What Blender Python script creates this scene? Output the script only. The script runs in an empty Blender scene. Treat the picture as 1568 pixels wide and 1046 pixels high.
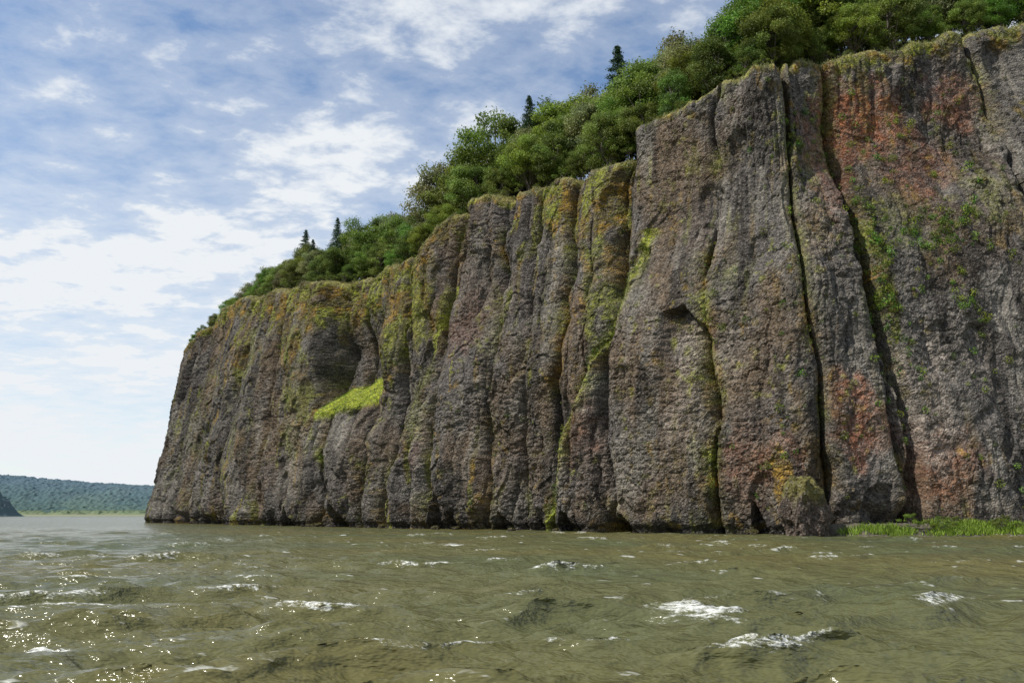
import bpy, math, numpy as np, time
from mathutils import Vector
T0=time.time()
rng=np.random.default_rng(7)
sc=bpy.context.scene
sc.view_settings.view_transform='Standard'; sc.view_settings.look='None'; sc.view_settings.exposure=0

# ---------------------------------------------------------------- helpers
def hash3(ix,iy,iz,seed=0):
    h=(ix.astype(np.int64)*374761393+iy.astype(np.int64)*668265263+iz.astype(np.int64)*2147483647+seed*1274126177)&0xffffffff
    h=((h^(h>>13))*1274126177)&0xffffffff
    h=((h^(h>>16))*2246822519)&0xffffffff
    h=h^(h>>15)
    return (h&0xffffff)/float(0xffffff)
def vnoise(x,y,z,seed=0):
    x0=np.floor(x);y0=np.floor(y);z0=np.floor(z)
    fx=x-x0;fy=y-y0;fz=z-z0
    fx=fx*fx*(3-2*fx);fy=fy*fy*(3-2*fy);fz=fz*fz*(3-2*fz)
    r=0
    for dx in (0,1):
        for dy in (0,1):
            for dz in (0,1):
                r=r+hash3(x0+dx,y0+dy,z0+dz,seed)*np.abs(1-dx-fx)*np.abs(1-dy-fy)*np.abs(1-dz-fz)
    return r
def n2(x,y,seed=0):
    x0=np.floor(x);y0=np.floor(y)
    fx=x-x0;fy=y-y0
    fx=fx*fx*(3-2*fx);fy=fy*fy*(3-2*fy)
    z=np.zeros_like(x0)
    return (hash3(x0,y0,z,seed)*(1-fx)*(1-fy)+hash3(x0+1,y0,z,seed)*fx*(1-fy)
           +hash3(x0,y0+1,z,seed)*(1-fx)*fy+hash3(x0+1,y0+1,z,seed)*fx*fy)
def fbm2(x,y,oct=4,seed=0):
    a=0;t=0;w=1.0
    for o in range(oct):
        a=a+w*n2(x*2**o+o*17.3,y*2**o+o*9.1,seed+o);t+=w;w*=.5
    return a/t
def worley(x,y,seed=0):
    x0=np.floor(x);y0=np.floor(y)
    f1=np.full(x.shape,9.);f2=np.full(x.shape,9.);idv=np.zeros(x.shape);z=np.zeros_like(x0)
    for dx in (-1,0,1):
        for dy in (-1,0,1):
            cx=x0+dx;cy=y0+dy
            px=cx+.1+.8*hash3(cx,cy,z,seed);py=cy+.1+.8*hash3(cx,cy,z+1,seed)
            d=np.hypot(px-x,py-y);h=hash3(cx,cy,z+2,seed)
            m=d<f1
            f2=np.where(m,f1,np.minimum(f2,d));idv=np.where(m,h,idv);f1=np.where(m,d,f1)
    return f1,f2,idv
def sstep(a,b,x):
    t=np.clip((x-a)/(b-a),0,1);return t*t*(3-2*t)
def mix3(a,b,t):
    return a*(1-t[...,None])+b*t[...,None]
def mesh_np(name,verts,faces,mat=None,cols=None,floats=None,smooth=False,link=True):
    faces=np.asarray(faces,dtype=np.int32);k=faces.shape[1]
    me=bpy.data.meshes.new(name)
    me.vertices.add(len(verts));me.vertices.foreach_set('co',np.asarray(verts,dtype=np.float32).ravel())
    me.loops.add(faces.size);me.loops.foreach_set('vertex_index',faces.ravel())
    me.polygons.add(len(faces));me.polygons.foreach_set('loop_start',np.arange(0,faces.size,k,dtype=np.int32))
    try: me.polygons.foreach_set('loop_total',np.full(len(faces),k,dtype=np.int32))
    except Exception: pass
    me.polygons.foreach_set('use_smooth',np.full(len(faces),smooth,dtype=bool))
    me.update(calc_edges=True)
    if cols is not None:
        a=me.attributes.new('col','FLOAT_COLOR','POINT')
        c=np.ones((len(verts),4),dtype=np.float32);c[:,:3]=cols;a.data.foreach_set('color',c.ravel())
    for k2,v in (floats or {}).items():
        a=me.attributes.new(k2,'FLOAT','POINT');a.data.foreach_set('value',np.asarray(v,dtype=np.float32))
    if mat: me.materials.append(mat)
    if not link: return me
    ob=bpy.data.objects.new(name,me);sc.collection.objects.link(ob);return ob
def gridfaces(nr,nc):
    i=np.arange(nr-1)[:,None]*nc+np.arange(nc-1)[None,:]
    i=i.ravel();return np.stack([i,i+1,i+nc+1,i+nc],1)
class NT:
    def __init__(s,mat):
        mat.use_nodes=True;s.t=mat.node_tree;s.t.nodes.clear()
    def n(s,ty,props=None,**inp):
        nd=s.t.nodes.new(ty)
        for k,v in (props or {}).items(): setattr(nd,k,v)
        for k,v in inp.items():
            key=k.replace('_',' ') if k.replace('_',' ') in nd.inputs else k
            if isinstance(v,bpy.types.NodeSocket): s.t.links.new(v,nd.inputs[key])
            else: nd.inputs[key].default_value=v
        return nd
    def math(s,op,a,b=None,clamp=False):
        nd=s.t.nodes.new('ShaderNodeMath');nd.operation=op;nd.use_clamp=clamp
        for i,v in enumerate((a,b)):
            if v is None: continue
            if isinstance(v,bpy.types.NodeSocket): s.t.links.new(v,nd.inputs[i])
            else: nd.inputs[i].default_value=v
        return nd.outputs[0]
    def mad(s,a,m,c):
        o=s.math('MULTIPLY_ADD',a,m);o.node.inputs[2].default_value=c;return o
    def ramp(s,f,a,b,c0=(0,0,0,1),c1=(1,1,1,1)):
        nd=s.t.nodes.new('ShaderNodeValToRGB');s.t.links.new(f,nd.inputs[0])
        e=nd.color_ramp.elements;e[0].position=a;e[1].position=b;e[0].color=c0;e[1].color=c1
        return nd.outputs[0]
    def mr(s,f,a,b,c=0.,d=1.):
        nd=s.t.nodes.new('ShaderNodeMapRange');nd.interpolation_type='SMOOTHSTEP'
        s.t.links.new(f,nd.inputs[0])
        for i,v in enumerate((a,b,c,d)): nd.inputs[i+1].default_value=v
        return nd.outputs[0]
    def mix(s,f,a,b,blend='MIX'):
        nd=s.t.nodes.new('ShaderNodeMix');nd.data_type='RGBA';nd.blend_type=blend
        for k,v in ((0,f),(6,a),(7,b)):
            if isinstance(v,bpy.types.NodeSocket): s.t.links.new(v,nd.inputs[k])
            else: nd.inputs[k].default_value=v
        return nd.outputs[2]

# ---------------------------------------------------------------- plan of the cliff foot (metres)
ctrl=np.array([(40,420),(-20,375),(-75,330),(-104,298),(-117,274),(-115,256),(-50,183),(-12,143),(15.5,117),(37,99),(50,101),(68,103),(95,104),(130,100),(180,92)],float)
seg=np.hypot(*np.diff(ctrl,axis=0).T);cs=np.concatenate([[0],np.cumsum(seg)])
cs-=cs[5]
SMIN,SMAX=cs[0],cs[-1]
sd=np.arange(SMIN,SMAX,.5)
px=np.interp(sd,cs,ctrl[:,0]);py=np.interp(sd,cs,ctrl[:,1])
def gsm(a,sig):
    k=np.arange(-int(4*sig),int(4*sig)+1);g=np.exp(-k*k/(2*sig*sig));g/=g.sum()
    n=len(k)//2
    ap=np.concatenate([a[0]+(a[0]-a[n:0:-1]),a,a[-1]+(a[-1]-a[-2:-n-2:-1])])
    return np.convolve(ap,g,'valid')
px=gsm(px,6);py=gsm(py,6)
tx=gsm(np.gradient(px),10);ty=gsm(np.gradient(py),10);tl=np.hypot(tx,ty);tx/=tl;ty/=tl
nx,ny=-ty,tx         # inland normal
Hs=np.array([-170,-60,-40,-22,-6,4,16,34,60,76,90,98,112,130,138,144,147,160,168,170,176,188,190.2,191.5,200,204,207,219,222,233,245,252,280,360])
Hv=np.array([34,36,42,49,55,59,64,66,63.5,61,59,58,57,55.5,57,59.5,62,62.5,62.5,60.5,61,60,60.5,65,65,66.5,68,67.5,69,72,74.5,78,85,92])
Ls=np.array([-170,-20,10,40,90,150,190,215,235,360]);Lv=np.array([6,9,10,7,6,6,5,5,6,8])
def Hf(s): return np.interp(s,Hs,Hv)
def Lf(s): return np.interp(s,Ls,Lv)

# ---------------------------------------------------------------- cliff mesh
sl=np.concatenate([np.arange(SMIN+2,-12,1.2),np.arange(-12,150,.22),np.arange(150,262,.15),np.arange(262,SMAX-2,.9)])
NV=410;R=1.7;NA=10;NC=8
t=np.linspace(0,1,NV)
S=np.broadcast_to(sl,(NV,len(sl)))
lob=1.0*(fbm2(sl/7.,sl*0+3.3,2,5)-.5)+.8*(n2(sl/2.2,sl*0,6)-.5)
crk=np.array([-60,-40,-20,-4,17,31,55,78,103,111,126,134,148,162,170.5,179,190.3,206,220.5,231,256,270,290,330])
crs=np.array([.5,.5,.6,.5,.7,.9,.8,1.0,1.3,.8,1.1,1.,1.2,.9,1.3,1.2,1.3,.45,.75,.8,.5,.8,1,1])
def bulge(sw,cr,amp_k,amp_max,pw,st=None):
    i=np.clip(np.searchsorted(cr,sw)-1,0,len(cr)-2)
    w=cr[i+1]-cr[i];u=np.clip((sw-cr[i])/w,0,1)
    A=np.minimum(amp_k*w,amp_max)
    if st is not None: A=A*(st[i]*(1-u)+st[i+1]*u)
    b=A*((4*u*(1-u))**pw)
    dist=np.minimum(u,1-u)*w
    return b-A*.75,dist,i
uu,_,_=bulge(sl,crk,.1,1.,.5,crs)
Hh=Hf(sl)+lob*1.8+uu*1.3*(1-.7*sstep(190,205,sl))
Z=-2.5+(Hh-R+2.5)[None,:]*t[:,None]
def cliff_off(S,Z):
    right=sstep(188,196,S)
    wz=(fbm2(S/22+4,Z/15,3,11)-.5)*2
    sw=S+wz*(3.0-1.0*right)*sstep(0,6,Z)
    b1,d1,i1=bulge(sw,crk,.26,4.3,.5-.26*right,crs)
    off=Lf(S)*np.power(np.clip(Z,0,None)/62,1.25)
    off=off-b1*(1-.48*right)
    gk=sstep(.36,.56,n2(i1*7.7+sw*0.03,Z/10,21))*(1-.45*right*(i1==17))
    off=off+3.0*np.exp(-(d1/.5)**1.3)*gk
    r2=np.random.default_rng(3);c2=np.cumsum(r2.uniform(3.0,9.5,110))-190
    sw2=S+3.2*(fbm2(S/11,Z/12,3,31)-.5)*2
    b2,d2,i2=bulge(sw2,c2,.26,1.7,.7)
    m2=sstep(.36,.60,fbm2(S/10,Z/14,2,41))*(1-.82*right)
    off=off-b2*(.1+.9*m2)+1.3*np.exp(-d2/.25)*sstep(.56,.74,n2(i2*5.1,Z/7,42))*m2
    c3=np.cumsum(r2.uniform(.8,2.0,420))-190
    b3,d3,i3=bulge(S+1.0*(fbm2(S/4,Z/5,2,51)-.5)*2,c3,.22,.34,.6)
    off=off-b3*sstep(.44,.66,fbm2(S/9+7,Z/14,2,52))
    wx=S+3*(n2(S/5,Z/5,60)-.5);wy=Z+4*(n2(S/4,Z/6,61)-.5)
    f1,f2,idv=worley(wx/7.5,wy/13,62);off=off+(idv-.5)*(1.3-.4*right)*sstep(.0,.18,f2-f1)
    f1,f2,idv=worley(wx/2.6,wy/4.2,63);off=off+(idv-.5)*.58*(1-.35*right)*sstep(0,.08,f2-f1)
    off=off+3.2*(fbm2(S/24,Z/26,3,71)-.5)*2
    hx,_,hid=worley(S/9.,Z/15.,76)
    hol=sstep(.62,.70,hid)*(1-sstep(.16,.24,hx+.05*(n2(S/1.2,Z/1.2,77)-.5)))
    off=off+.8*hol
    # grassy ledge and alcove
    wl=sstep(99.5,105.,S+.10*(Z-30))*(1-sstep(124,131,S+.22*(Z-30)))
    zl=23.0+2.5*(S-103)/25+2*(n2(S/3,S*0,72)-.5)
    off=off+wl*9.0*sstep(0,8.,Z-zl)*(1-.45*sstep(14,27,Z-zl))-wl*2.2*(1-sstep(-10,0,Z-zl))
    # mossy ramp / apron
    sline=178.5+(np.clip(Z,0,45)-3)*.38+1.2*(n2(Z/5,Z*0+2,73)-.5)
    ap=sstep(0,1.3,S-sline)*(1-sstep(197,210,S))*(1-sstep(20,44,Z))
    off=off-2.8*ap
    sline2=136+(np.clip(Z,0,45)-3)*.30+1.2*(n2(Z/5,Z*0+7,73)-.5)
    ap=sstep(0,1.2,S-sline2)*(1-sstep(150,162,S))*(1-sstep(24,46,Z))
    off=off-2.2*ap
    # arched recess
    za=31-((S-202.3)/3.4)**2*2.5+1.6*(fbm2(S/1.5,Z/4,2,74)-.5)-.45*(S-202)
    rc=(1-sstep(-.3,.5,Z-za))*sstep(16,30,Z)*sstep(198.6,201,S)*(1-sstep(205,207.5,S))
    off=off+2.4*rc
    ch=np.exp(-((S-(221.4+.5*np.sin(Z/3)))/1.0)**2)*sstep(52,59,Z);off=off+4.6*ch
    ch=np.exp(-((S-(231+1.2*np.sin(Z/8)+.8*n2(Z/2.5,Z*0,75)))/.7)**2)*(1-sstep(44,54,Z));off=off+3.0*ch
    off=off+3.0*sstep(222,224,S)*sstep(40,60,Z)
    # wave-cut notches at the waterline
    nt=sstep(.50,.70,fbm2(S/5+2,Z/7,2,81))*(1-sstep(1.2,3.2+2.5*n2(S/3,S*0,82),Z))
    off=off+2.6*nt+.7*(1-sstep(.4,1.4,Z))
    for (sc_,w_,h_) in ((120,3.2,5),(154,4,8),(212,1.2,4.2),(97,2.5,4),(136,2,3),(184,2,3.5),(193,2.5,3),(166,2,3)):
        tri=(1-sstep(-.25,.35,Z-h_*(1-np.abs(S-sc_+.3*Z)/w_)+1.2*(n2(S,Z,83)-.5)))
        off=off+2.6*tri
    # knobbly jointing
    rough=(.45+.80*sstep(.35,.65,fbm2(S/12,Z/9,2,96)))*(1-.25*right)
    a1,a2,ia=worley(S/1.05+.3*n2(S*2,Z*2,90),Z/.80,91)
    off=off+rough*(.28*(a1-.4)+.22*(ia-.5))
    a1b,a2b,ib=worley(S/.45,Z/.36,92)
    off=off+rough*(.16*(a1b-.4)+.11*(ib-.5))
    off=off+.5*(fbm2(S/1.8,Z/1.4,3,93)-.5)
    return off,d1,d2,ia,ib
off,d1,d2,ia,ib=cliff_off(S,Z)
topoff=off[-1]
ang=np.linspace(0,np.pi/2,NA+1)[1:]
offA=topoff[None,:]+R*1.3*(1-np.cos(ang))[:,None]
ZA=(Hh-R)[None,:]+R*np.sin(ang)[:,None]
dc=(np.arange(1,NC+1)*1.4)
offC=offA[-1][None,:]+dc[:,None];ZC=ZA[-1][None,:]+.22*dc[:,None]
sm=gsm(offA[-1],20)
offC=offC*(1-sstep(0,5,dc))[:,None]+(sm[None,:]+dc[:,None])*sstep(0,5,dc)[:,None]
Zall=np.concatenate([Z,ZA,ZC]);Oall=np.concatenate([off,offA,offC]);Sall=np.broadcast_to(sl,Zall.shape)
bump=.9*(fbm2(Sall[NV:]/1.0,Oall[NV:]/1.2+Zall[NV:],3,95)-.5)
Zall=Zall.copy();Zall[NV:]+=bump
PX=np.interp(sl,sd,px);PY=np.interp(sl,sd,py);NX=np.interp(sl,sd,nx);NY=np.interp(sl,sd,ny)
VX=PX[None,:]+NX[None,:]*Oall;VY=PY[None,:]+NY[None,:]*Oall
# --- rock / moss colouring
z=Zall;s=Sall
nr=z.shape[0]
pad=lambda a: np.concatenate([a,np.broadcast_to(a[-1],(nr-NV,a.shape[1]))])
d1p=pad(d1);iap=pad(ia);ibp=pad(ib)
grey=np.array([.096,.087,.077]);brown=np.array([.106,.079,.054]);dark=np.array([.034,.030,.026]);purp=np.array([.082,.072,.066])
red=np.array([.225,.085,.040]);pale=np.array([.25,.215,.18])
col=mix3(np.broadcast_to(grey,z.shape+(3,)),brown,sstep(.40,.60,fbm2(s/9,z/14,4,101)))
col=mix3(col,purp,sstep(.5,.7,fbm2(s/12+9,z/10,3,102))*.6)
col=mix3(col,dark,sstep(.50,.69,fbm2(s/3.0,z/18,4,103))*.8)
col=mix3(col,np.array([.18,.165,.14]),sstep(.52,.72,fbm2(s/3+3,z/10,4,104))*.6)
def patch(sc_,zc,ws,wz,seed,k=1.):
    d=((s-sc_)/ws)**2+((z-zc)/wz)**2
    n=fbm2(s/2.2+seed,z/3,4,110+seed)
    return k*sstep(.35,.75,1.15-d*.6-(1-n)*.9+.15)
rd=np.maximum.reduce([patch(236,61,10,9,1,1),patch(228,52,6,12,16,.5),patch(226,14,5.5,8,2,.8),patch(243,54,7,8,3,.5),patch(212,9,8,6,4,.35),
   patch(155,36,6,9,5,.22),patch(206,24,1.8,8,6,.7),patch(186,16,4,8,7,.3),patch(251,66,7,7,9,.6),patch(236,9,7,7,10,.45),patch(146,14,5,6,17,.2)])
rd=rd*(.45+.55*sstep(.35,.7,fbm2(s/1.1,z/1.1,3,120)))
col=mix3(col,red,np.clip(rd,0,1)*.9)
pl=np.maximum.reduce([patch(203,25,3.2,6,11,.9),patch(236,17,6,11,12,.9),patch(203,15,4,5,13,.6),patch(209,24,4,5,14,.6),patch(243,25,5,8,15,.45),patch(222,40,5,8,19,.4)])
col=mix3(col,pale,np.clip(pl,0,1)*.75*(.4+.6*ibp))
col=col*(.70+.60*ibp[...,None])*(.84+.32*iap[...,None])
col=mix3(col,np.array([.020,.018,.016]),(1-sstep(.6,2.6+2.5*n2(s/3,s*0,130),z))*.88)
# moss
Ht=np.broadcast_to(Hh,z.shape)
below=Ht-z
depth_top=np.interp(s,[-50,0,60,80,100,108,128,140,146,149,169,172,189,191.5,206,222,226,250],[3,3,7,14,13,12,15,16,8,1.8,1.8,10,15,1.,1.2,1.6,2,4])
mn=fbm2(s/1.6,z/3.6,4,140);mn2=fbm2(s/5,z/9,3,141)
mtop=sstep(-.25,.25,(depth_top*(.30+1.3*mn)-below)/np.maximum(depth_top,1))*sstep(.28,.50,mn+.1*iap)
sline=178.5+(np.clip(z,0,45)-3)*.38+1.2*(n2(z/5,z*0+2,73)-.5)
mr=np.exp(-((s-sline-.5)/1.5)**2)*(z<46)*sstep(.26,.42,mn+.12)
sl2=136+(np.clip(z,0,45)-3)*.30+1.2*(n2(z/5,z*0+7,73)-.5)
mr2=np.exp(-((s-sl2-.3)/1.1)**2)*(z<46)*sstep(.34,.50,mn+.08)
mcr=np.exp(-d1p/.9)*sstep(.42,.57,mn2+.25*mn-.1)
mst=sstep(.59,.69,fbm2(s/1.3+40,z/14,3,144))*sstep(.48,.62,fbm2(s/14,z/16,2,145))*.75*(1-.6*sstep(190,200,s))
msc=sstep(.60,.72,fbm2(s/.9,z/1.1,3,142))*sstep(.45,.62,mn2)*.75
def mp(sc_,zc,ws,wz,seed,k=1.):
    d=((s-sc_)/ws)**2+((z-zc)/wz)**2
    return k*sstep(.42,.6,mn*.8+.34-d*.35)
mpat=np.maximum.reduce([mp(88,44,9,9,1,.8),mp(60,44,9,9,2,.6),mp(95,28,5,14,3,.6),mp(131,38,4,12,4,.9),mp(141,42,4,9,5,.9),mp(240,42,6,7,6,.3),mp(215,6,1.6,5,8),mp(30,30,12,18,9,.3),mp(187,42,4,13,10,.8),mp(65,22,8,8,11,.25),mp(144,22,6,10,12,.4),mp(253,46,6,8,13,.5),mp(232,36,2,14,14,.7)])
zl=23.0+2.5*(s-103)/25
ledge=sstep(101,104,s)*(1-sstep(125,131,s))*sstep(-1.5,.5,z-zl)*(1-sstep(7.0,8.5,z-zl))
moss=np.clip(np.maximum.reduce([mtop,mr,mr2,mcr,msc*.8,mst,mpat*.85]),0,1)
alc=sstep(100,103,s)*(1-sstep(126,131,s))*sstep(9,11,z-zl)*(1-sstep(20,24,z-zl))
moss=moss*(1-.6*alc)
rimn=sstep(.36,.56,fbm2(s/3,z*0+5,3,143))
moss[NV+3:]=np.maximum(moss[NV+3:],(.35+.65*rimn)[NV+3:])
mg=np.array([.160,.170,.022]);mo=np.array([.200,.125,.020]);mo2=np.array([.090,.074,.020]);gy=np.array([.26,.29,.035])
mc=mix3(np.broadcast_to(mo2,z.shape+(3,)),mo,sstep(.4,.62,fbm2(s/2.3,z/2.3,3,150)))
mc=mix3(mc,mg,sstep(.44,.64,fbm2(s/3.3+5,z/5,3,151)+.18*(mr+mr2)))
mc=mix3(mc,gy,np.clip(ledge+.8*(mr+mr2)*sstep(.35,.55,mn),0,1))
gt=np.zeros(z.shape);gt[NV+2:]=.8
mc=mix3(mc,np.array([.20,.185,.06]),gt)
mk=np.clip(np.maximum(moss*(.50+.6*ibp),ledge),0,1)
mk[NV+7:]=1
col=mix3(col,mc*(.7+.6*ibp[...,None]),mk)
verts=np.stack([VX,VY,Zall],-1).reshape(-1,3)
# ---------------------------------------------------------------- materials
def rock_mat():
    m=bpy.data.materials.new('basalt');N=NT(m)
    at=N.n('ShaderNodeAttribute',{'attribute_name':'col'})
    tc=N.n('ShaderNodeTexCoord')
    v=N.n('ShaderNodeTexVoronoi',{'feature':'F1'},Vector=tc.outputs['Object'],Scale=3.8,Randomness=1.)
    n=N.n('ShaderNodeTexNoise',Vector=tc.outputs['Object'],Scale=2.2,Detail=4.,Roughness=.75)
    sp=N.n('ShaderNodeSeparateColor',Color=v.outputs['Color'])
    kk=N.math('MULTIPLY',N.mad(sp.outputs[0],.9,.55),N.mad(n.outputs[0],1.7,.18))
    c=N.mix(1.,at.outputs['Color'],N.n('ShaderNodeCombineColor',Red=kk,Green=kk,Blue=kk).outputs[0],'MULTIPLY')
    lm=N.math('MULTIPLY',N.math('GREATER_THAN',sp.outputs[1],.88),.32)
    c=N.mix(lm,c,(.26,.24,.21,1))
    h=N.math('ADD',N.math('MULTIPLY',v.outputs['Distance'],.8),n.outputs[0])
    b=N.n('ShaderNodeBump',Strength=1.,Distance=.25,Height=h)
    p=N.n('ShaderNodeBsdfPrincipled',Base_Color=c,Roughness=.9,Normal=b.outputs[0])
    p.inputs['Specular IOR Level'].default_value=.2
    N.n('ShaderNodeOutputMaterial',Surface=p.outputs[0]);return m
def leaf_mat(name,trans=.3):
    m=bpy.data.materials.new(name);N=NT(m)
    at=N.n('ShaderNodeAttribute',{'attribute_name':'col'})
    oi=N.n('ShaderNodeObjectInfo')
    hs=N.n('ShaderNodeHueSaturation')
    N.t.links.new(at.outputs['Color'],hs.inputs['Color'])
    N.t.links.new(N.mad(oi.outputs['Random'],.035,.482),hs.inputs['Hue'])
    N.t.links.new(N.mad(oi.outputs['Random'],.6,.78),hs.inputs['Value'])
    d=N.n('ShaderNodeBsdfPrincipled',Base_Color=hs.outputs[0],Roughness=.5);d.inputs['Specular IOR Level'].default_value=.35
    t_=N.n('ShaderNodeBsdfTranslucent',Color=hs.outputs[0])
    mx=N.n('ShaderNodeMixShader',Fac=trans);N.t.links.new(d.outputs[0],mx.inputs[1]);N.t.links.new(t_.outputs[0],mx.inputs[2])
    N.n('ShaderNodeOutputMaterial',Surface=mx.outputs[0]);return m
def plain_mat(name,c,rough=.9,scale=2.,amp=.5,bump=.3,dist=.1):
    m=bpy.data.materials.new(name);N=NT(m);tc=N.n('ShaderNodeTexCoord')
    n=N.n('ShaderNodeTexNoise',Vector=tc.outputs['Object'],Scale=scale,Detail=4.,Roughness=.65)
    c0=tuple(x*(1-amp) for x in c)+(1,);c1=tuple(x*(1+amp) for x in c)+(1,)
    cc=N.ramp(n.outputs[0],.3,.7,c0,c1)
    b=N.n('ShaderNodeBump',Strength=bump,Distance=dist,Height=n.outputs[0])
    p=N.n('ShaderNodeBsdfPrincipled',Base_Color=cc,Roughness=rough,Normal=b.outputs[0])
    N.n('ShaderNodeOutputMaterial',Surface=p.outputs[0]);return m
M_rock=rock_mat();M_leaf=leaf_mat('leaves',.42);M_grass=leaf_mat('grass_blades',trans=.35);M_bark=plain_mat('bark',(.10,.085,.07))
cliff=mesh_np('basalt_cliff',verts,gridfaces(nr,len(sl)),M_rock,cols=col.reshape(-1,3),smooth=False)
print('cliff',time.time()-T0)

# ---------------------------------------------------------------- hillside behind the rim
dr_s=sl;dr_v=gsm(offA[-1],25)
def locate(x,y):
    x=np.asarray(x,float);y=np.asarray(y,float);bs=np.empty(x.shape);bd=np.empty(x.shape)
    qx=px[::4];qy=py[::4];qs=sd[::4];qnx=nx[::4];qny=ny[::4]
    for a in range(0,len(x),20000):
        X=x[a:a+20000,None]-qx;Y=y[a:a+20000,None]-qy
        D=X*X+Y*Y;i=D.argmin(1);r=np.arange(len(i))
        bs[a:a+20000]=qs[i];bd[a:a+20000]=np.sqrt(D[r,i])*np.sign(X[r,i]*qnx[i]+Y[r,i]*qny[i])
    return bs,bd
Hsm=gsm(Hf(sd),10)
def hill_z(x,y):
    s_,d_=locate(x,y);dd=d_-np.interp(s_,dr_s,dr_v)
    sl_=np.interp(s_,[-60,-20,0,60,110,150,190,240,300],[.05,.15,.26,.34,.46,.50,.54,.58,.58])
    zz=np.interp(s_,sd,Hsm)-1.0+sl_*np.clip(dd,0,60)+1.5*(fbm2(x/15,y/15,3,200)-.5)
    return zz,s_,dd
gx,gy2=np.meshgrid(np.arange(-130,260,3.),np.arange(95,460,3.))
hz,hs_,hd=hill_z(gx.ravel(),gy2.ravel())
gf=gridfaces(*gx.shape)
ok=(hd>2.5)
gf=gf[ok[gf].all(1)]
hv=np.stack([gx.ravel(),gy2.ravel(),hz],1)
M_hill=plain_mat('forest_floor',(.05,.065,.02),scale=.6)
hill=mesh_np('hillside',hv,gf,M_hill,smooth=True)

# ---------------------------------------------------------------- foliage builders
def leaves(cent,size,nrm,r,asp=.6):
    n=len(cent);nrm=nrm/np.linalg.norm(nrm,axis=1,keepdims=True)
    a=r.normal(size=(n,3));u=np.cross(nrm,a);u/=np.linalg.norm(u,axis=1,keepdims=True);v=np.cross(nrm,u)
    sz=size[:,None]
    V=np.stack([cent-u*sz*.5,cent+v*sz*.5*asp+nrm*sz*.08,cent+u*sz*.5,cent-v*sz*.5*asp+nrm*sz*.08],1).reshape(-1,3)
    return V,np.arange(4*n).reshape(n,4)
def tube(p0,p1,r0,r1,k=7):
    p0=np.array(p0,float);p1=np.array(p1,float);d=p1-p0;d/=np.linalg.norm(d)
    a=np.array([1,0,0]) if abs(d[0])<.8 else np.array([0,1,0])
    u=np.cross(d,a);u/=np.linalg.norm(u);v=np.cross(d,u);th=np.arange(k)*2*np.pi/k
    ring=np.cos(th)[:,None]*u+np.sin(th)[:,None]*v
    V=np.concatenate([p0+ring*r0,p1+ring*r1]);i=np.arange(k);j=(i+1)%k
    return V,np.stack([i,j,j+k,i+k],1)
def assemble(name,wood,leafV,leafF,leafC,matl):
    vs=[];fs=[];n=0
    for V,F in wood: vs.append(V);fs.append(F+n);n+=len(V)
    nw=n;nwf=sum(len(f) for f in fs)
    vs.append(leafV);fs.append(leafF+n)
    cols=np.concatenate([np.tile([[.08,.07,.06]],(nw,1)),leafC])
    me=mesh_np(name,np.concatenate(vs),np.concatenate(fs),M_bark,cols=cols,link=False)
    me.materials.append(matl)
    mi=np.ones(len(me.polygons),dtype=np.int32);mi[:nwf]=0;me.polygons.foreach_set('material_index',mi);return me
def broadleaf(seed,h=10.,ncl=46,per=270,slim=1.,base=(.052,.088,.018),ls=1.):
    r=np.random.default_rng(seed);wood=[]
    rx=.34*h*slim;rz=.43*h;cz=.58*h
    d=r.normal(size=(ncl,3));d/=np.linalg.norm(d,axis=1,keepdims=True)
    rad=r.uniform(.3,1.,ncl)**.55
    C=d*rad[:,None]*np.array([rx,rx,rz])*.92;C[:,2]+=cz
    C[:,:2]*=(1.05-.35*np.clip((C[:,2]-cz)/rz,-.4,1))[:,None]
    cr=r.uniform(.05,.115,ncl)*h
    kn=[np.array([0,0,-.12*h])]
    for i in range(1,7): kn.append(np.array([r.normal()*.02*h*i*.6,r.normal()*.02*h*i*.6,-.12*h+i*.155*h]))
    for i in range(6): wood.append(tube(kn[i],kn[i+1],.024*h*(1-i*.14),.024*h*(1-(i+1)*.14)))
    for i in r.choice(ncl,min(24,ncl),replace=False):
        k=int(np.clip((C[i,2]/h+.12)/.155-1.2,1,5));st=kn[k];mid=(st+C[i])/2+np.array([0,0,-.03*h])
        wood.append(tube(st,mid,.010*h,.006*h,5));wood.append(tube(mid,C[i],.006*h,.002*h,5))
    ci=np.repeat(np.arange(ncl),(per*(cr/cr.mean())**2).astype(int))
    n=len(ci);dd=r.normal(size=(n,3));dd/=np.linalg.norm(dd,axis=1,keepdims=True)
    rr=r.uniform(.1,1,n)**.45*(1+.25*r.normal(size=n)*.7)
    pos=C[ci]+dd*(rr*cr[ci])[:,None]*np.array([1.2,1.2,.75])
    nm=dd*.6+r.normal(size=(n,3))*.6+np.array([0,0,.5])
    V,F=leaves(pos,r.uniform(.015,.029,n)*h*ls,nm,r)
    cb=r.uniform(.6,1.4,ncl)[ci]*r.uniform(.7,1.3,n)
    yel=r.uniform(0,1,ncl)[ci]
    c=np.array(base)[None,:]*cb[:,None];c[:,0]*=1+.35*yel;c[:,1]*=1+.1*yel
    return assemble('deciduous_tree',wood,V,F,np.repeat(c,4,0),M_leaf)
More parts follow.
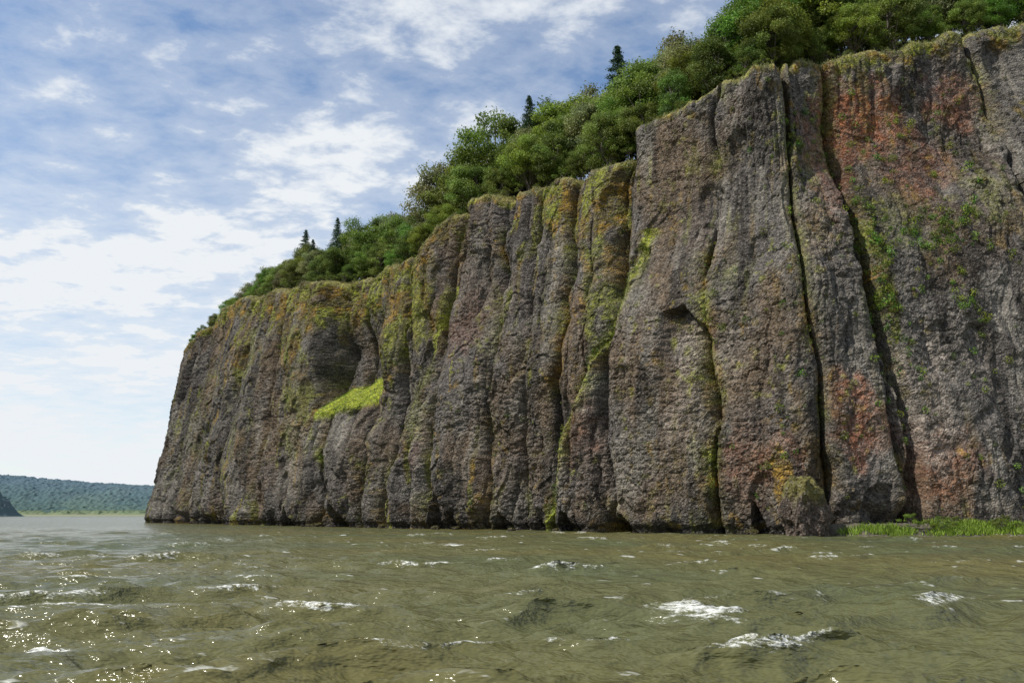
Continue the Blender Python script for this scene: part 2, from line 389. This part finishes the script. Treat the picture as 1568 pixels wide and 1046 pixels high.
def conifer(seed,h=12.):
    r=np.random.default_rng(seed);wood=[tube((0,0,-8),(0,0,h*.5),.22,.12),tube((0,0,h*.5),(0,0,h),.12,.01)]
    P=[];Nn=[];S_=[]
    zz=.02*h
    while zz<h*.985:
        f=1-zz/h;L=.34*h*f**.85+.12
        for b in range(int(7+3*f)):
            a=r.uniform(0,2*np.pi);Lb=L*r.uniform(.55,1.2);dr=np.array([np.cos(a),np.sin(a),0])
            tip=dr*Lb+np.array([0,0,-.22*Lb]);base=np.array([0,0,zz])
            if f>.1: wood.append(tube(base,base+tip,.025,.006,3))
            n=int(16+70*Lb/3);tt=r.uniform(.12,1,n)
            pos=base+tip*tt[:,None]+r.normal(size=(n,3))*np.array([.13,.13,.07])*(1+.8*(1-tt))[:,None]*Lb**.5
            P.append(pos);S_.append(r.uniform(.18,.36,n));Nn.append(np.array([0,0,1])+r.normal(size=(n,3))*.5)
        zz+=.045*h*r.uniform(.8,1.2)*(.5+.6*f)
    P=np.concatenate(P);Nn=np.concatenate(Nn);S_=np.concatenate(S_)
    V,F=leaves(P,S_,Nn,r,.4)
    c=np.array([.036,.076,.032])[None,:]*r.uniform(.6,1.4,len(P))[:,None]
    return assemble('conifer_tree',wood,V,F,np.repeat(c,4,0),M_leaf)
bl=[broadleaf(10+i,10.,ncl=[66,76,60,84,56,72][i],per=240,slim=[1,1.15,.85,1.25,.8,1.05][i],base=[(.112,.190,.030),(.132,.190,.038),(.092,.165,.030),(.148,.208,.032),(.148,.178,.076),(.098,.188,.028)][i]) for i in range(6)]
cf=[conifer(40+i) for i in range(2)]
bush=[broadleaf(60+i,3.2,ncl=22,per=130,slim=1.5,ls=1.6,base=[(.12,.18,.028),(.10,.15,.028)][i]) for i in range(2)]
for b in bush: b.name='shrub'
def place(me,x,y,z_,scl,name,rz=None):
    ob=bpy.data.objects.new(name,me);sc.collection.objects.link(ob)
    ob.location=(x,y,z_);ob.rotation_euler=(rng.normal()*.05,rng.normal()*.05,rng.uniform(0,6.28) if rz is None else rz)
    ob.scale=(scl*rng.uniform(.9,1.12),scl*rng.uniform(.9,1.12),scl*rng.uniform(.92,1.1));return ob
def at_sd(s_,dd):
    o=np.interp(s_,dr_s,dr_v)+dd
    return float(np.interp(s_,sd,px)+np.interp(s_,sd,nx)*o),float(np.interp(s_,sd,py)+np.interp(s_,sd,ny)*o)
cnt=0
tS=[-70,-20,0,20,45,70,95,110,124,132,142,160,175,190,215,240,300];tH=[.6,.7,1.2,1.25,1.35,1.6,1.5,1.6,2.1,2.2,2.05,1.8,2.0,1.85,1.8,1.7,1.6]
rows=[(3.2,1.0),(8.,2.),(14.,3),(21.,3.5),(30.,5)]
for ri,(d0,jit) in enumerate(rows):
    s_=-66.
    while s_<292:
        base=float(np.interp(s_,tS,tH));s_+=rng.uniform(3.2,4.8)*(.35+.75*base)*(1+.06*ri)
        if s_<4 and ri>2: continue
        dd=d0+rng.uniform(-jit,jit)
        x,y=at_sd(s_,dd);hz_,_,d_=hill_z(np.array([x]),np.array([y]))
        if d_[0]<1.2: continue
        sc_=base*rng.uniform(.62,1.18)*(.62 if ri==0 else 1)
        place(bl[rng.integers(6)],x,y,float(hz_[0])-.03*10*sc_,sc_,'deciduous_tree');cnt+=1
for s_,dd,k,dz in ((-8,-.5,.65,-2),(-16,-1.5,.7,-3),(-24,-2,.7,-3),(-31,-1.5,.7,-3),(-38,.5,.7,-2),(-20,-3.8,.5,-9),(-46,1,.8,-1),(-27,-4.4,.5,-12),(-3,.5,.7,0),(-13,-3.2,.45,-7),(3,1.5,.6,0),(9,2,.65,0)):
    x,y=at_sd(s_,dd);z0=float(np.interp(s_,Hs,Hv));place(bl[rng.integers(6)],x,y,z0+dz,k,'deciduous_tree')
for s_,dd,k,up in ((176,15,1.5,10),(154,13,1.15,12),(62,9,.95,10),(76,12,.95,11),(36,7,.7,5),(70,8,.8,7)):
    x,y=at_sd(s_,dd);hz_,_,_=hill_z(np.array([x]),np.array([y]));o_=place(cf[cnt%2],x,y,float(hz_[0])+up*.5,k,'conifer_tree');o_.rotation_euler=(0,0,1.);o_.scale=(k,k,k*(1+up*.025));cnt+=1
s_=-20.
while s_<285:
    s_+=rng.uniform(1.2,4.5)
    x,y=at_sd(s_,rng.uniform(.6,3.2));hz_,_,_=hill_z(np.array([x]),np.array([y]))
    place(bush[rng.integers(2)],x,y,float(hz_[0])+.6,rng.uniform(.5,1.3),'shrub')
print('trees',cnt,time.time()-T0)
wgt=np.zeros(z.shape);wgt[NV-2:NV+NA+4]=1.;wgt[:,(sl<-15)|(sl>285)]=0
wgt=wgt*(.03+sstep(.42,.62,fbm2(s/2.5,z*0+2,3,300)))
wgt+=ledge*.45
dsl=np.gradient(sl);wgt*=dsl[None,:]
p_=wgt.ravel()/wgt.sum()
idx=rng.choice(p_.size,26000,p=p_)
P=verts[idx]+rng.normal(size=(len(idx),3))*.12
def blades(P,h,r,lean=.35,w=.13):
    n=len(P);a=r.uniform(0,2*np.pi,n);u=np.stack([np.cos(a),np.sin(a),0*a],1)*(w*h)[:,None]
    tip=P+np.stack([r.normal(size=n)*lean*h,r.normal(size=n)*lean*h,h],1)
    V=np.stack([P-u,P+u,tip],1).reshape(-1,3);return V,np.arange(3*n).reshape(n,3)
hb=rng.uniform(.12,.5,len(P))
V,F=blades(P,hb,rng)
isl=ledge.ravel()[idx]>.3
c=np.where(isl[:,None],np.array([[.22,.27,.035]]),np.array([[.19,.18,.06]]))*rng.uniform(.6,1.35,len(P))[:,None]
g=rng.uniform(0,1,len(P))<.35;c[g]*=np.array([.65,.95,.6])
mesh_np('grass',V,F,M_grass,cols=np.repeat(c,3,0))
def clumps(idx,rad,per,basec,name):
    n=len(idx);P0=verts[idx];col_i=idx%len(sl)
    out=-np.stack([NX[col_i],NY[col_i],0*NX[col_i]],1)
    k=np.repeat(np.arange(n),per);m_=len(k)
    dd=rng.normal(size=(m_,3));dd/=np.linalg.norm(dd,axis=1,keepdims=True)
    pos=P0[k]+out[k]*(rad[k]*.35)[:,None]+dd*(rad[k]*rng.uniform(.2,1,m_)**.5)[:,None]
    V,F=leaves(pos,rng.uniform(.12,.26,m_)*np.clip(rad[k]/.5,.6,1.3),dd*.5+rng.normal(size=(m_,3))*.5+np.array([0,0,.6]),rng)
    c=np.array(basec)[None,:]*(rng.uniform(.6,1.4,n)[k]*rng.uniform(.7,1.3,m_))[:,None];c[:,0]*=rng.uniform(.7,1.5,n)[k]
    mesh_np(name,V,F,M_grass,cols=np.repeat(c,4,0))
zz=z[:NV];ss=s[:NV]
w=(mk[:NV]*.3+.04)*sstep(.5,.62,fbm2(ss/4,zz/4,3,310))
w+=np.exp(-d1/.5)*.35*sstep(.45,.6,fbm2(ss/6,zz/6,2,311))
w+=1.2*np.exp(-((ss-sline[:NV])/1.3)**2)*(zz<44)
w*=(zz>3)*dsl[None,:]*(ss>-5)*(ss<275)
p_=w.ravel()/w.sum();idx=rng.choice(p_.size,2600,p=p_)
clumps(idx,rng.uniform(.12,.42,len(idx))*np.where(rng.uniform(size=len(idx))<.10,1.8,1.),26,(.120,.165,.028),'cliff_plants')
w=np.exp(-((ss-244)/8)**2-((zz-40)/12)**2)*sstep(.42,.60,fbm2(ss/2.5,zz/2.5,2,312))
w+=.9*np.exp(-((ss-232.5)/1.6)**2-((zz-34)/15)**2)+.05*sstep(205,210,ss)*(zz<66)*sstep(.5,.6,fbm2(ss/4,zz/4,2,313))
w+=.5*np.exp(-((ss-223)/1.5)**2-((zz-57)/3)**2)
w*=(zz>4)*dsl[None,:]*(ss<270);p_=w.ravel()/w.sum();idx=rng.choice(p_.size,420,p=p_)
clumps(idx,rng.uniform(.22,.72,len(idx)),70,(.125,.195,.026),'cliff_shrubs')

# ---------------------------------------------------------------- shore at the right foot of the cliff
xs=np.linspace(36,150,300);ys=np.linspace(88,112,90);X,Y=np.meshgrid(xs,ys)
edge=np.interp(xs,[36,38.5,41,46,52,58,66,75,100,150],[104,97,94.3,94.3,95.2,96.2,96.5,97,95,92])[None,:]+1.2*(fbm2(X/3,X*0,3,400)-.5)
dsh=Y-edge
Zs=np.clip(dsh*.35,-1.5,1.3)+.5*(fbm2(X/1.2,Y/1.2,3,401)-.45)*sstep(-.3,1,dsh)
f1,f2,iw=worley(X/1.1,Y/1.1,402);Zs+=.35*(.5-f1)*sstep(-.3,.5,dsh)
M_shore=plain_mat('shore_rubble',(.085,.075,.05),scale=3.,bump=.6)
mesh_np('shore',np.stack([X,Y,Zs],-1).reshape(-1,3),gridfaces(*X.shape),M_shore)
w=(sstep(.0,.6,dsh)*(1-sstep(3.5,5.5,dsh))*sstep(.38,.55,fbm2(X/4,Y/3,3,403))).ravel();w/=w.sum()
i_=rng.choice(w.size,26000,p=w);P=np.stack([X.ravel()[i_],Y.ravel()[i_],Zs.ravel()[i_]],1)+rng.normal(size=(len(i_),3))*np.array([.15,.15,.03])
V,F=blades(P,rng.uniform(.2,.75,len(P)),rng)
c=np.array([[.18,.25,.032]])*rng.uniform(.55,1.3,len(P))[:,None];mesh_np('shore_grass',V,F,M_grass,cols=np.repeat(c,3,0))
for (x,y,k) in ((58.5,97.6,.95),(49,96.3,.7),(52.5,97,.8),(63,98.,.7),(60.5,98.,.6),(47,96.5,1.1),(70,98.,.8),(44,96,.5),(50.5,96.2,.9)):
    place(bush[rng.integers(2)],x,y,.2,k*.8,'shrub')
def boulder(seed,rx,ry,rz):
    n1,n2_=70,100
    th=np.linspace(0,np.pi,n1)[:,None];ph=np.linspace(0,2*np.pi,n2_)[None,:]
    X=np.sin(th)*np.cos(ph);Y=np.sin(th)*np.sin(ph);Z_=np.cos(th)*np.ones_like(ph)
    q=(np.abs(X)**3+np.abs(Y)**3+np.abs(Z_)**3)**(-1/3.)
    d=1+.5*(vnoise(X*2+seed,Y*2,Z_*2,seed)-.5)+.3*(vnoise(X*5,Y*5+seed,Z_*5,seed)-.5)+.16*(vnoise(X*11,Y*11,Z_*11,seed)-.5)
    V=np.stack([X*q*d*rx,Y*q*d*ry,Z_*q*d*rz],-1)
    mo_=sstep(.2,.7,Z_+.6*(vnoise(X*4,Y*4,Z_*4,9)-.3))
    c=mix3(np.broadcast_to(np.array([.085,.066,.052]),V.shape),np.array([.12,.11,.03]),mo_*.8)
    return V.reshape(-1,3),gridfaces(n1,n2_),c.reshape(-1,3)
V,F,c=boulder(5,2.9,1.9,4.0);ob=mesh_np('mossy_rock_stack',V,F,M_rock,cols=c);ob.location=(34.6,96.4,2.4);ob.rotation_euler=(.05,.12,.7)
for i in range(16):
    t_=rng.uniform(105,219);r_=rng.uniform(.35,.9);V,F,c=boulder(20+i,r_*1.3,r_,r_*.8)
    x=np.interp(t_,sd,px)-np.interp(t_,sd,nx)*1.;y=np.interp(t_,sd,py)-np.interp(t_,sd,ny)*1.
    ob=mesh_np('boulder',V,F,M_rock,cols=c*.5);ob.location=(x,y,.05);ob.rotation_euler=(0,0,rng.uniform(0,6))

# ---------------------------------------------------------------- river
nrg=1000
rr_=np.exp(np.linspace(math.log(2.2),math.log(9000),nrg))
rr_[:4]=[.05,1.,1.6,2.0]
th=np.concatenate([np.linspace(-180,-42,50)[:-1],np.linspace(-42,42,1000),np.linspace(42,180,50)[1:]])*math.pi/180
TH,RR=np.meshgrid(th,rr_);X=RR*np.sin(TH);Y=RR*np.cos(TH)
spc=np.maximum(RR*math.log(9000/2.2)/nrg,RR*math.radians(84/1000.))
wr=np.random.default_rng(12);Zw=np.zeros(X.shape);DX=np.zeros(X.shape);DY=np.zeros(X.shape)
wind=math.radians(-76)
grp=.35+1.25*fbm2(X/5,Y/5,3,500)
wxx=X+.6*(n2(X/1.5,Y/1.5,501)-.5);wyy=Y+.6*(n2(X/1.5+9,Y/1.5,502)-.5)
for i in range(84):
    lam=4.2*(.20/4.2)**(i/83.)*wr.uniform(.85,1.15);a=wind+wr.normal()*.34
    kx,ky=math.cos(a),math.sin(a);k=2*math.pi/lam;amp=.0140*lam**.85
    att=sstep(0,1,(lam/spc-2.0)/1.6);phs=k*(kx*wxx+ky*wyy)+wr.uniform(0,6.28)
    Zw+=amp*att*np.cos(phs);DX-=amp*.75*att*kx*np.sin(phs);DY-=amp*.75*att*ky*np.sin(phs)
Zw*=grp;DX*=grp;DY*=grp
foam=.75*sstep(.17,.28,Zw)*sstep(.48,.62,fbm2(X/4,Y/4,2,511))
for (fx,fy,wx_,wy_,hh,rot) in ((4.9,21.4,1.1,.95,.20,-.18),(4.0,22.3,1.2,.35,.12,-.1),(-9.0,16.0,.65,.4,.16,.1),(11.5,14.8,.5,.12,.05,.1),(-4,68,2.0,.6,.15,0),(25,33,.9,.2,.08,0)):
    u=(X-fx)*math.cos(rot)+(Y-fy)*math.sin(rot);v=-(X-fx)*math.sin(rot)+(Y-fy)*math.cos(rot)
    v=v+.3*np.sin(u*2.3+fx)+.5*(fbm2(X/.5,Y/.5,3,521)-.5)
    u=u+.8*(fbm2(X/.4+7,Y/.4,3,522)-.5)
    g=np.exp(-(u/wx_)**2-(v/wy_)**2);Zw+=hh*g*(.2+1.6*fbm2(X/.4,Y/.25,3,520))
    foam=np.maximum(foam,np.clip(1.35*np.exp(-(u/wx_)**2-((v+.1)/(wy_*1.1))**2),0,1.1))
Vw=np.stack([X+DX,Y+DY,Zw],-1).reshape(-1,3)
def water_mat():
    m=bpy.data.materials.new('river_water');N=NT(m);tc=N.n('ShaderNodeTexCoord');fo=N.n('ShaderNodeAttribute',{'attribute_name':'foam'})
    mp_=N.n('ShaderNodeMapping',Vector=tc.outputs['Object']);mp_.inputs['Rotation'].default_value=(0,0,math.radians(14));mp_.inputs['Scale'].default_value=(.40,1.,1.)
    n1=N.n('ShaderNodeTexNoise',Vector=mp_.outputs[0],Scale=1.7,Detail=4.,Roughness=.58)
    n2_=N.n('ShaderNodeTexNoise',Vector=mp_.outputs[0],Scale=10.,Detail=2.,Roughness=.5)
    n3=N.n('ShaderNodeTexNoise',Vector=tc.outputs['Object'],Scale=.04,Detail=2.)
    b1=N.n('ShaderNodeBump',Strength=1.,Distance=.42,Height=n1.outputs[0])
    b2=N.n('ShaderNodeBump',Strength=.5,Distance=.03,Height=n2_.outputs[0],Normal=b1.outputs[0])
    c=N.mix(N.ramp(n3.outputs[0],.35,.65),(.118,.106,.038,1),(.086,.098,.046,1))
    nf=N.n('ShaderNodeTexNoise',Vector=mp_.outputs[0],Scale=7.,Detail=6.,Roughness=.85)
    f=N.math('ADD',fo.outputs['Fac'],N.math('MULTIPLY',N.math('SUBTRACT',nf.outputs[0],.5),5.5))
    f=N.mr(f,.50,1.25);fm=N.math('MULTIPLY',f,N.mr(fo.outputs['Fac'],.05,.35))
    fl=N.math('MULTIPLY',N.mr(n1.outputs[0],.65,.72),.5)
    fm=N.math('MAXIMUM',fm,fl)
    c=N.mix(N.math('MULTIPLY',fm,.9),c,(.72,.73,.68,1))
    p=N.n('ShaderNodeBsdfPrincipled',Base_Color=c,Roughness=N.mad(fm,.55,.14),IOR=1.33,Normal=b2.outputs[0])
    N.n('ShaderNodeOutputMaterial',Surface=p.outputs[0]);return m
river=mesh_np('river',Vw,gridfaces(*X.shape),water_mat(),floats={'foam':foam.ravel()},smooth=True)
print('water',time.time()-T0)

# ---------------------------------------------------------------- far shore
def far(name,x0,x1,y0,y1,step,fn,mat,colf):
    X,Y=np.meshgrid(np.arange(x0,x1,step),np.arange(y0,y1,step));Zf,cell=fn(X,Y)
    c=colf(X,Y,Zf,cell);return mesh_np(name,np.stack([X,Y,Zf],-1).reshape(-1,3),gridfaces(*X.shape),mat,cols=c.reshape(-1,3),smooth=False)
def fm_(name):
    m=bpy.data.materials.new(name);N=NT(m);a=N.n('ShaderNodeAttribute',{'attribute_name':'col'})
    p=N.n('ShaderNodeBsdfPrincipled',Base_Color=a.outputs['Color'],Roughness=1.);p.inputs['Specular IOR Level'].default_value=0.
    N.n('ShaderNodeOutputMaterial',Surface=p.outputs[0]);return m
M_far=fm_('distant_forest')
def f_hill(X,Y):
    f1,f2,i=worley(X/9.,Y/9.,600)
    ridge=np.interp(X,[-1800,-1250,-1060,-980,-900,-700,-400,600],[95,90,76,66,63,55,50,40])
    zz=ridge*sstep(1500,1830,Y)+14*(fbm2(X/110,Y/90,3,601)-.5)*sstep(1500,1700,Y)
    zz=zz+(6*(1-f1)+4*(i-.5))*sstep(1490,1530,Y)
    return zz,i
def c_hill(X,Y,Z_,i):
    a=np.array([.065,.105,.098]);b=np.array([.100,.145,.110])  # forest greens already tinted bluish for haze
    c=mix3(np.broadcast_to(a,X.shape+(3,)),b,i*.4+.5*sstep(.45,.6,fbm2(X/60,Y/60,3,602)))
    c=mix3(c,np.array([.105,.155,.205]),sstep(1500,1850,Y)*.65);return c  # aerial haze painted into the colour, bluer towards the ridge
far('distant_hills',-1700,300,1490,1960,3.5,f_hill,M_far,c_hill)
def f_low(X,Y):
    f1,f2,i=worley(X/6.,Y/6.,610);e=1330+30*(fbm2(X/120,X*0,2,611)-.5)
    zz=np.clip((Y-e)*.08,-1,2.2)+(5*(1-f1)+4*i)*sstep(e+35,e+60,Y)*sstep(.40,.55,fbm2(X/40,Y/40,2,612))
    return zz,i
def c_low(X,Y,Z_,i):
    c=mix3(np.broadcast_to(np.array([.22,.23,.15]),X.shape+(3,)),np.array([.13,.17,.10]),sstep(2,3,Z_)*(.6+.4*i));return c
far('distant_shore',-1600,200,1290,1510,3.,f_low,M_far,c_low)
def f_bl(X,Y):
    f1,f2,i=worley(X/7.,Y/7.,620)
    e=np.interp(X+34,[-1000,-870,-800,-770,-745,-722,-700,-680],[86,84,80,74,60,42,18,-3])+8*(fbm2(X/14,Y/14,2,621)-.5)
    zz=e*sstep(1118,1165,Y+10*n2(X/12,Y*0,622))*(1-sstep(1180,1220,Y))
    zz=zz+(6*(1-f1)+4*(i-.5))*sstep(5,12,zz);return zz-1,i
def c_bl(X,Y,Z_,i):
    c=mix3(np.broadcast_to(np.array([.090,.130,.140]),X.shape+(3,)),np.array([.16,.17,.17]),sstep(5,25,Z_)*(1-sstep(40,55,Z_))*sstep(.45,.6,fbm2(X/15,Z_/12,2,623)));return c  # bluish base has distance haze painted in
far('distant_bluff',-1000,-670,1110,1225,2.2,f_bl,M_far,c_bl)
mesh_np('ground',np.array([(-12000,-12000,-4),(12000,-12000,-4),(12000,12000,-4),(-12000,12000,-4)],float),np.array([[0,1,2,3]]),plain_mat('riverbed',(.10,.09,.05)))

# ---------------------------------------------------------------- light and sky
sunv=Vector((-.90,-.44,0)).normalized();el=math.radians(49)
sv=Vector((sunv.x*math.cos(el),sunv.y*math.cos(el),math.sin(el)))
L=bpy.data.lights.new('sun','SUN');L.energy=5.0;L.angle=math.radians(.6);L.color=(1,.95,.86)
lo=bpy.data.objects.new('sun',L);sc.collection.objects.link(lo);lo.rotation_euler=sv.to_track_quat('Z','Y').to_euler()
w=bpy.data.worlds.new('World');sc.world=w;w.use_nodes=True;N=NT(w)
sky=N.n('ShaderNodeTexSky',{'sky_type':'NISHITA','sun_disc':False,'sun_elevation':el,'sun_rotation':math.atan2(sunv.x,sunv.y)%(2*math.pi),'air_density':1.0,'dust_density':.4,'ozone_density':1.5})
tc=N.n('ShaderNodeTexCoord');sp=N.n('ShaderNodeSeparateXYZ',Vector=tc.outputs['Generated'])
zc=N.math('ADD',N.math('MAXIMUM',sp.outputs[2],0.),.16)
cx=N.math('DIVIDE',sp.outputs[0],zc);cy=N.math('DIVIDE',sp.outputs[1],zc)
cv=N.n('ShaderNodeCombineXYZ',X=cx,Y=cy,Z=0.)
mpn=N.n('ShaderNodeMapping',Vector=cv.outputs[0]);mpn.inputs['Rotation'].default_value=(0,0,math.radians(-40));mpn.inputs['Scale'].default_value=(1.,1.3,1.);mpn.inputs['Location'].default_value=(1.75,.75,0)
na=N.n('ShaderNodeTexNoise',Vector=mpn.outputs[0],Scale=1.3,Detail=2.,Roughness=.5,Distortion=.3)
nb=N.n('ShaderNodeTexNoise',Vector=mpn.outputs[0],Scale=8.5,Detail=6.,Roughness=.60,Distortion=.15)
cl=N.math('ADD',N.math('MULTIPLY',na.outputs[0],1.0),N.math('MULTIPLY',nb.outputs[0],.85))
clm=N.mr(cl,.79,1.17)
thin=N.mr(cl,.62,.98,0.,.30)
hzr=N.math('SUBTRACT',1.,N.math('MULTIPLY',sp.outputs[2],1.7),True)
hz2=N.math('MULTIPLY',N.math('POWER',hzr,1.3),.82)
cm=N.math('MAXIMUM',N.math('MULTIPLY',clm,.95),thin);cm=N.math('ADD',cm,hz2,True)
hsv=N.n('ShaderNodeHueSaturation',Saturation=1.15,Value=1.6,Color=sky.outputs[0])
c=N.mix(cm,hsv.outputs[0],(8.5,8.85,9.2,1))
bg=N.n('ShaderNodeBackground',Color=c,Strength=.1);N.n('ShaderNodeOutputWorld',Surface=bg.outputs[0])

# ---------------------------------------------------------------- camera
cd=bpy.data.cameras.new('camera');cd.lens=28.0;cd.sensor_width=36;cd.clip_end=20000;cd.clip_start=.1
co=bpy.data.objects.new('camera',cd);sc.collection.objects.link(co);co.location=(0,0,2.5);co.rotation_euler=(math.radians(90+12.25),0,0)
sc.camera=co
print('done',time.time()-T0)
